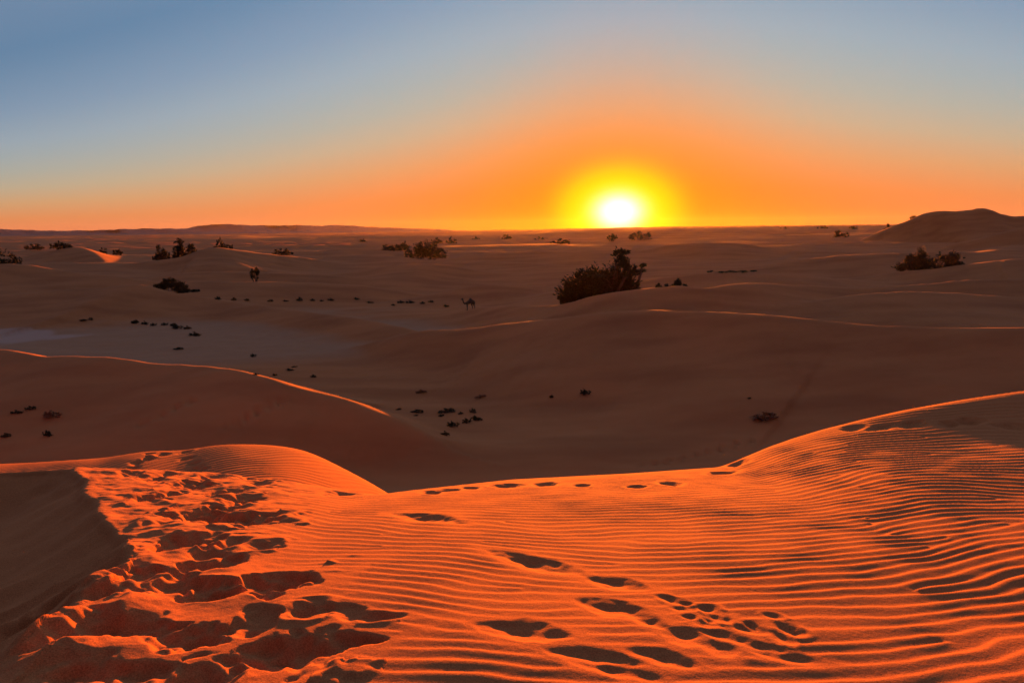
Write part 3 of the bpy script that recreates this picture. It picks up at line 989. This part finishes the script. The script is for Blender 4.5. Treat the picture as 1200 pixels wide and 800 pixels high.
shrub(208, 385, 13, 6, 'broad shrub in front of a taller one in the clay pan row', GP)
shrub(229, 393.5, 16, 6, 'widest dark shrub, stepping out of the row onto the clay pan', GP)
L2 = 'small dark shrub in the row along the edge of the clay pan'
for a in [(170, 380, 10, 5), (180, 381.5, 8, 4), (193, 381, 9, 4), (203, 382, 9, 6), (220, 385.5, 9, 5)]:
    shrub(*a, L2, GP)
shrub(97, 376, 10, 3.5, 'low shrub left of the shrub row on the dune flank', 'shrubs round the clay pan')
shrub(106, 375, 6, 3.5, 'tiny shrub touching the low shrub on the dune flank', 'shrubs round the clay pan')
shrub(209, 409.5, 13, 3.5, 'flat shrub out on the clay pan below the shrub row', 'shrubs round the clay pan')
shrub(297, 418, 7, 5, 'single dark shrub right of the clay pan', 'shrubs round the clay pan')
L3 = 'tiny shrub on the slope behind the rim of the left dune'
for a in [(322, 440, 6, 4), (300, 439, 7, 3), (340, 434, 10, 4), (367, 442, 8, 4), (345, 430, 8, 2)]:
    shrub(*a, L3, 'shrubs behind the left dune rim')
L4 = 'tiny dark shrub in the long dotted row on the far side of the pan'
for a in [(255, 351, 9, 4), (274, 352, 7, 4), (289, 352.5, 8, 3), (317, 353.5, 7, 3), (335, 353, 7, 2.5), (351, 352.5, 8, 5), (366, 352.5, 7, 3), (377, 353, 5, 2.5), (388, 352, 9, 3.5),
          (418, 351, 7, 4), (434, 355, 9, 3), (461, 358, 6, 3), (470, 355, 9, 4), (481, 355, 12, 4), (495, 356, 7, 3), (505, 354.5, 7, 3), (523, 359.5, 7, 4)]:
    shrub(*a, L4, 'dotted shrub row on the pan')
shrub(20, 484, 14, 5, 'flat dark shrub on the left dune face, paired with another', 'shrubs on the left dune face')
shrub(36, 480, 14, 5, 'slanting dark shrub on the left dune face above its pair', 'shrubs on the left dune face')
shrub(62, 488, 24, 9, 'reddish brown shrub with pale grass on the left dune face', 'shrubs on the left dune face', DRY)
shrub(55, 511, 13, 8, 'dark rounded shrub low on the left dune face', 'shrubs on the left dune face')
shrub(7, 512, 13, 6, 'small dark shrub low on the left dune face beside the terrace', 'shrubs on the left dune face')
# pale grass just behind the right hand crest
gx_, gy_, gzz = spot(1165, 464, 9.3)
g = np.random.RandomState(5)
V, Q = [], []
for i in range(160):
    p0 = np.array([g.normal() * .35, g.normal() * .14, -.05]); ln = g.uniform(.10, .26)
    tip = p0 + np.array([g.normal() * .16, g.normal() * .1, ln]); s_ = np.array([.004, .002, 0])
    k = len(V); V += [p0 - s_, p0 + s_, tip + s_ * .2, tip - s_ * .2]; Q.append((k, k + 1, k + 2, k + 3))
gr = mesh_obj('grass_tuft', (np.array(V), np.array(Q)), GRASS)
gr.location = (gx_, gy_, gzz)
tag(gr, 'yellowish grass tuft peeping over the right hand dune crest', 'grass tuft')

# ------------------------------------------------------------------ pale stone on the big dune's crest
import bmesh
bm = bmesh.new()
bmesh.ops.create_icosphere(bm, subdivisions=3, radius=.22)
for v in bm.verts:
    n_ = float(perlin(np.array(v.co.x * 5 + 3), np.array(v.co.y * 5 + v.co.z * 4)))
    v.co *= 1 + .35 * n_
    v.co.z *= .75
me = bpy.data.meshes.new('stone'); bm.to_mesh(me); bm.free()
m_, t, b = new_mat('pale_stone')
nd = t.n('ShaderNodeTexNoise'); nd.inputs['Scale'].default_value = 12
t.t.links.new(t.mix(nd.outputs[0], (.62, .58, .52), (.85, .82, .78)), b.inputs['Base Color'])
b.inputs['Roughness'].default_value = .8
me.materials.append(m_)
st = bpy.data.objects.new('stone', me); col.objects.link(st)
sx_, sy_ = ray(542, 385)[0] * 91.5, 91.5
st.location = (sx_, sy_, gz(sx_, sy_) + .12)
tag(st, 'small pale stone on the crest of the big shaded dune', 'stone')

# ------------------------------------------------------------------ the camel on the pan
def make_camel(px, py, Y, rz):
    x, y, z = spot(px, py, Y)
    J = {   # joints: (along the body: + is the head end, across, up), radius (across, up)
        'pelvis': ((-.55, 0, 1.36), (.24, .26)), 'rump': ((-.82, 0, 1.30), (.16, .22)), 'tail1': ((-.95, 0, 1.18), (.05, .05)), 'tail2': ((-.99, 0, .82), (.035, .035)),
        'loin': ((-.28, 0, 1.46), (.27, .30)), 'hump': ((-.06, 0, 1.80), (.17, .20)), 'humptop': ((-.05, 0, 2.0), (.07, .08)),
        'belly': ((.12, 0, 1.33), (.31, .38)), 'chest': ((.55, 0, 1.26), (.26, .36)),
        'neck1': ((.88, 0, 1.12), (.15, .19)), 'neck2': ((1.15, 0, 1.12), (.11, .14)), 'neck3': ((1.36, 0, 1.38), (.09, .11)), 'neck4': ((1.44, 0, 1.72), (.08, .10)),
        'head': ((1.52, 0, 1.92), (.10, .12)), 'muzzle': ((1.74, 0, 1.86), (.07, .085)), 'nose': ((1.88, 0, 1.80), (.05, .06))}
    E = [('pelvis', 'rump'), ('rump', 'tail1'), ('tail1', 'tail2'), ('pelvis', 'loin'), ('loin', 'belly'), ('loin', 'hump'), ('hump', 'humptop'), ('belly', 'chest'), ('chest', 'neck1'),
         ('neck1', 'neck2'), ('neck2', 'neck3'), ('neck3', 'neck4'), ('neck4', 'head'), ('head', 'muzzle'), ('muzzle', 'nose')]
    for sd, nm in ((1, 'l'), (-1, 'r')):
        fo = .10 * sd
        J['sh' + nm] = ((.58 + fo, .17 * sd, 1.02), (.13, .17)); J['kn' + nm] = ((.60 + fo, .18 * sd, .60), (.075, .08)); J['ca' + nm] = ((.58 + fo, .18 * sd, .30), (.05, .05))
        J['fe' + nm] = ((.58 + fo, .18 * sd, .07), (.065, .065)); J['ft' + nm] = ((.70 + fo, .18 * sd, .035), (.08, .04))
        J['hi' + nm] = ((-.62 - fo, .18 * sd, 1.02), (.15, .20)); J['st' + nm] = ((-.50 - fo, .19 * sd, .80), (.09, .11)); J['ho' + nm] = ((-.74 - fo, .18 * sd, .50), (.06, .065))
        J['hs' + nm] = ((-.70 - fo, .18 * sd, .26), (.05, .05)); J['hf' + nm] = ((-.68 - fo, .18 * sd, .07), (.06, .06)); J['hb' + nm] = ((-.56 - fo, .18 * sd, .035), (.08, .04))
        J['ea' + nm] = ((1.44, .08 * sd, 2.05), (.03, .035))
        E += [('chest', 'sh' + nm), ('sh' + nm, 'kn' + nm), ('kn' + nm, 'ca' + nm), ('ca' + nm, 'fe' + nm), ('fe' + nm, 'ft' + nm), ('pelvis', 'hi' + nm), ('hi' + nm, 'st' + nm), ('st' + nm, 'ho' + nm),
              ('ho' + nm, 'hs' + nm), ('hs' + nm, 'hf' + nm), ('hf' + nm, 'hb' + nm), ('head', 'ea' + nm)]
    ks = list(J)
    me = bpy.data.meshes.new('camel')
    me.from_pydata([J[k][0] for k in ks], [(ks.index(a), ks.index(b)) for a, b in E], [])
    o = bpy.data.objects.new('camel', me); col.objects.link(o)
    sk = o.modifiers.new('skin', 'SKIN')
    for i, k in enumerate(ks):
        me.skin_vertices[0].data[i].radius = J[k][1]
    me.skin_vertices[0].data[ks.index('loin')].use_root = True
    sk.use_smooth_shade = True
    o.modifiers.new('sub', 'SUBSURF').levels = 2
    o.modifiers['sub'].render_levels = 2
    dg = bpy.context.evaluated_depsgraph_get()
    m2 = bpy.data.meshes.new_from_object(o.evaluated_get(dg))
    m2.name = 'camel'
    o.modifiers.clear()
    o.data = m2
    mt, t, b = new_mat('camel_coat')
    nd = t.n('ShaderNodeTexNoise'); nd.inputs['Scale'].default_value = 6
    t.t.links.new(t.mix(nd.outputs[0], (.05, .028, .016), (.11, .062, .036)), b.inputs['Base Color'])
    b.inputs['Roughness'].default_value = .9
    m2.materials.clear(); m2.materials.append(mt)
    for p in m2.polygons: p.use_smooth = True
    o.location = (x, y, z - .005)
    o.rotation_euler = (0, 0, rz)
    o.scale = (1.0, 1.0, 1.0)
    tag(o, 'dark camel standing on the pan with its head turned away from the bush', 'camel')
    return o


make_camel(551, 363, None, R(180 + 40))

# ------------------------------------------------------------------ evening haze
def make_haze():
    zmin = float(min(GZ.min(), 0)) - 1.5
    zmax = EYE + 48.0
    bm = bmesh.new()
    bmesh.ops.create_cube(bm, size=1.0)
    for v in bm.verts:
        v.co.x *= 9400; v.co.y *= 9400
        v.co.z = zmax if v.co.z > 0 else zmin
    me = bpy.data.meshes.new('haze'); bm.to_mesh(me); bm.free()
    m_ = bpy.data.materials.new('haze')
    m_.use_nodes = True
    nt = m_.node_tree
    for nd in list(nt.nodes): nt.nodes.remove(nd)
    out = nt.nodes.new('ShaderNodeOutputMaterial')
    pv = nt.nodes.new('ShaderNodeVolumePrincipled')
    pv.inputs['Color'].default_value = (.86, .82, .80, 1)
    pv.inputs['Density'].default_value = .95e-5
    pv.inputs['Anisotropy'].default_value = .74
    nt.links.new(pv.outputs[0], out.inputs['Volume'])
    me.materials.append(m_)
    o = bpy.data.objects.new('haze', me); col.objects.link(o)
    tag(o, 'thin evening haze over the desert', 'haze', kind='stuff')


make_haze()
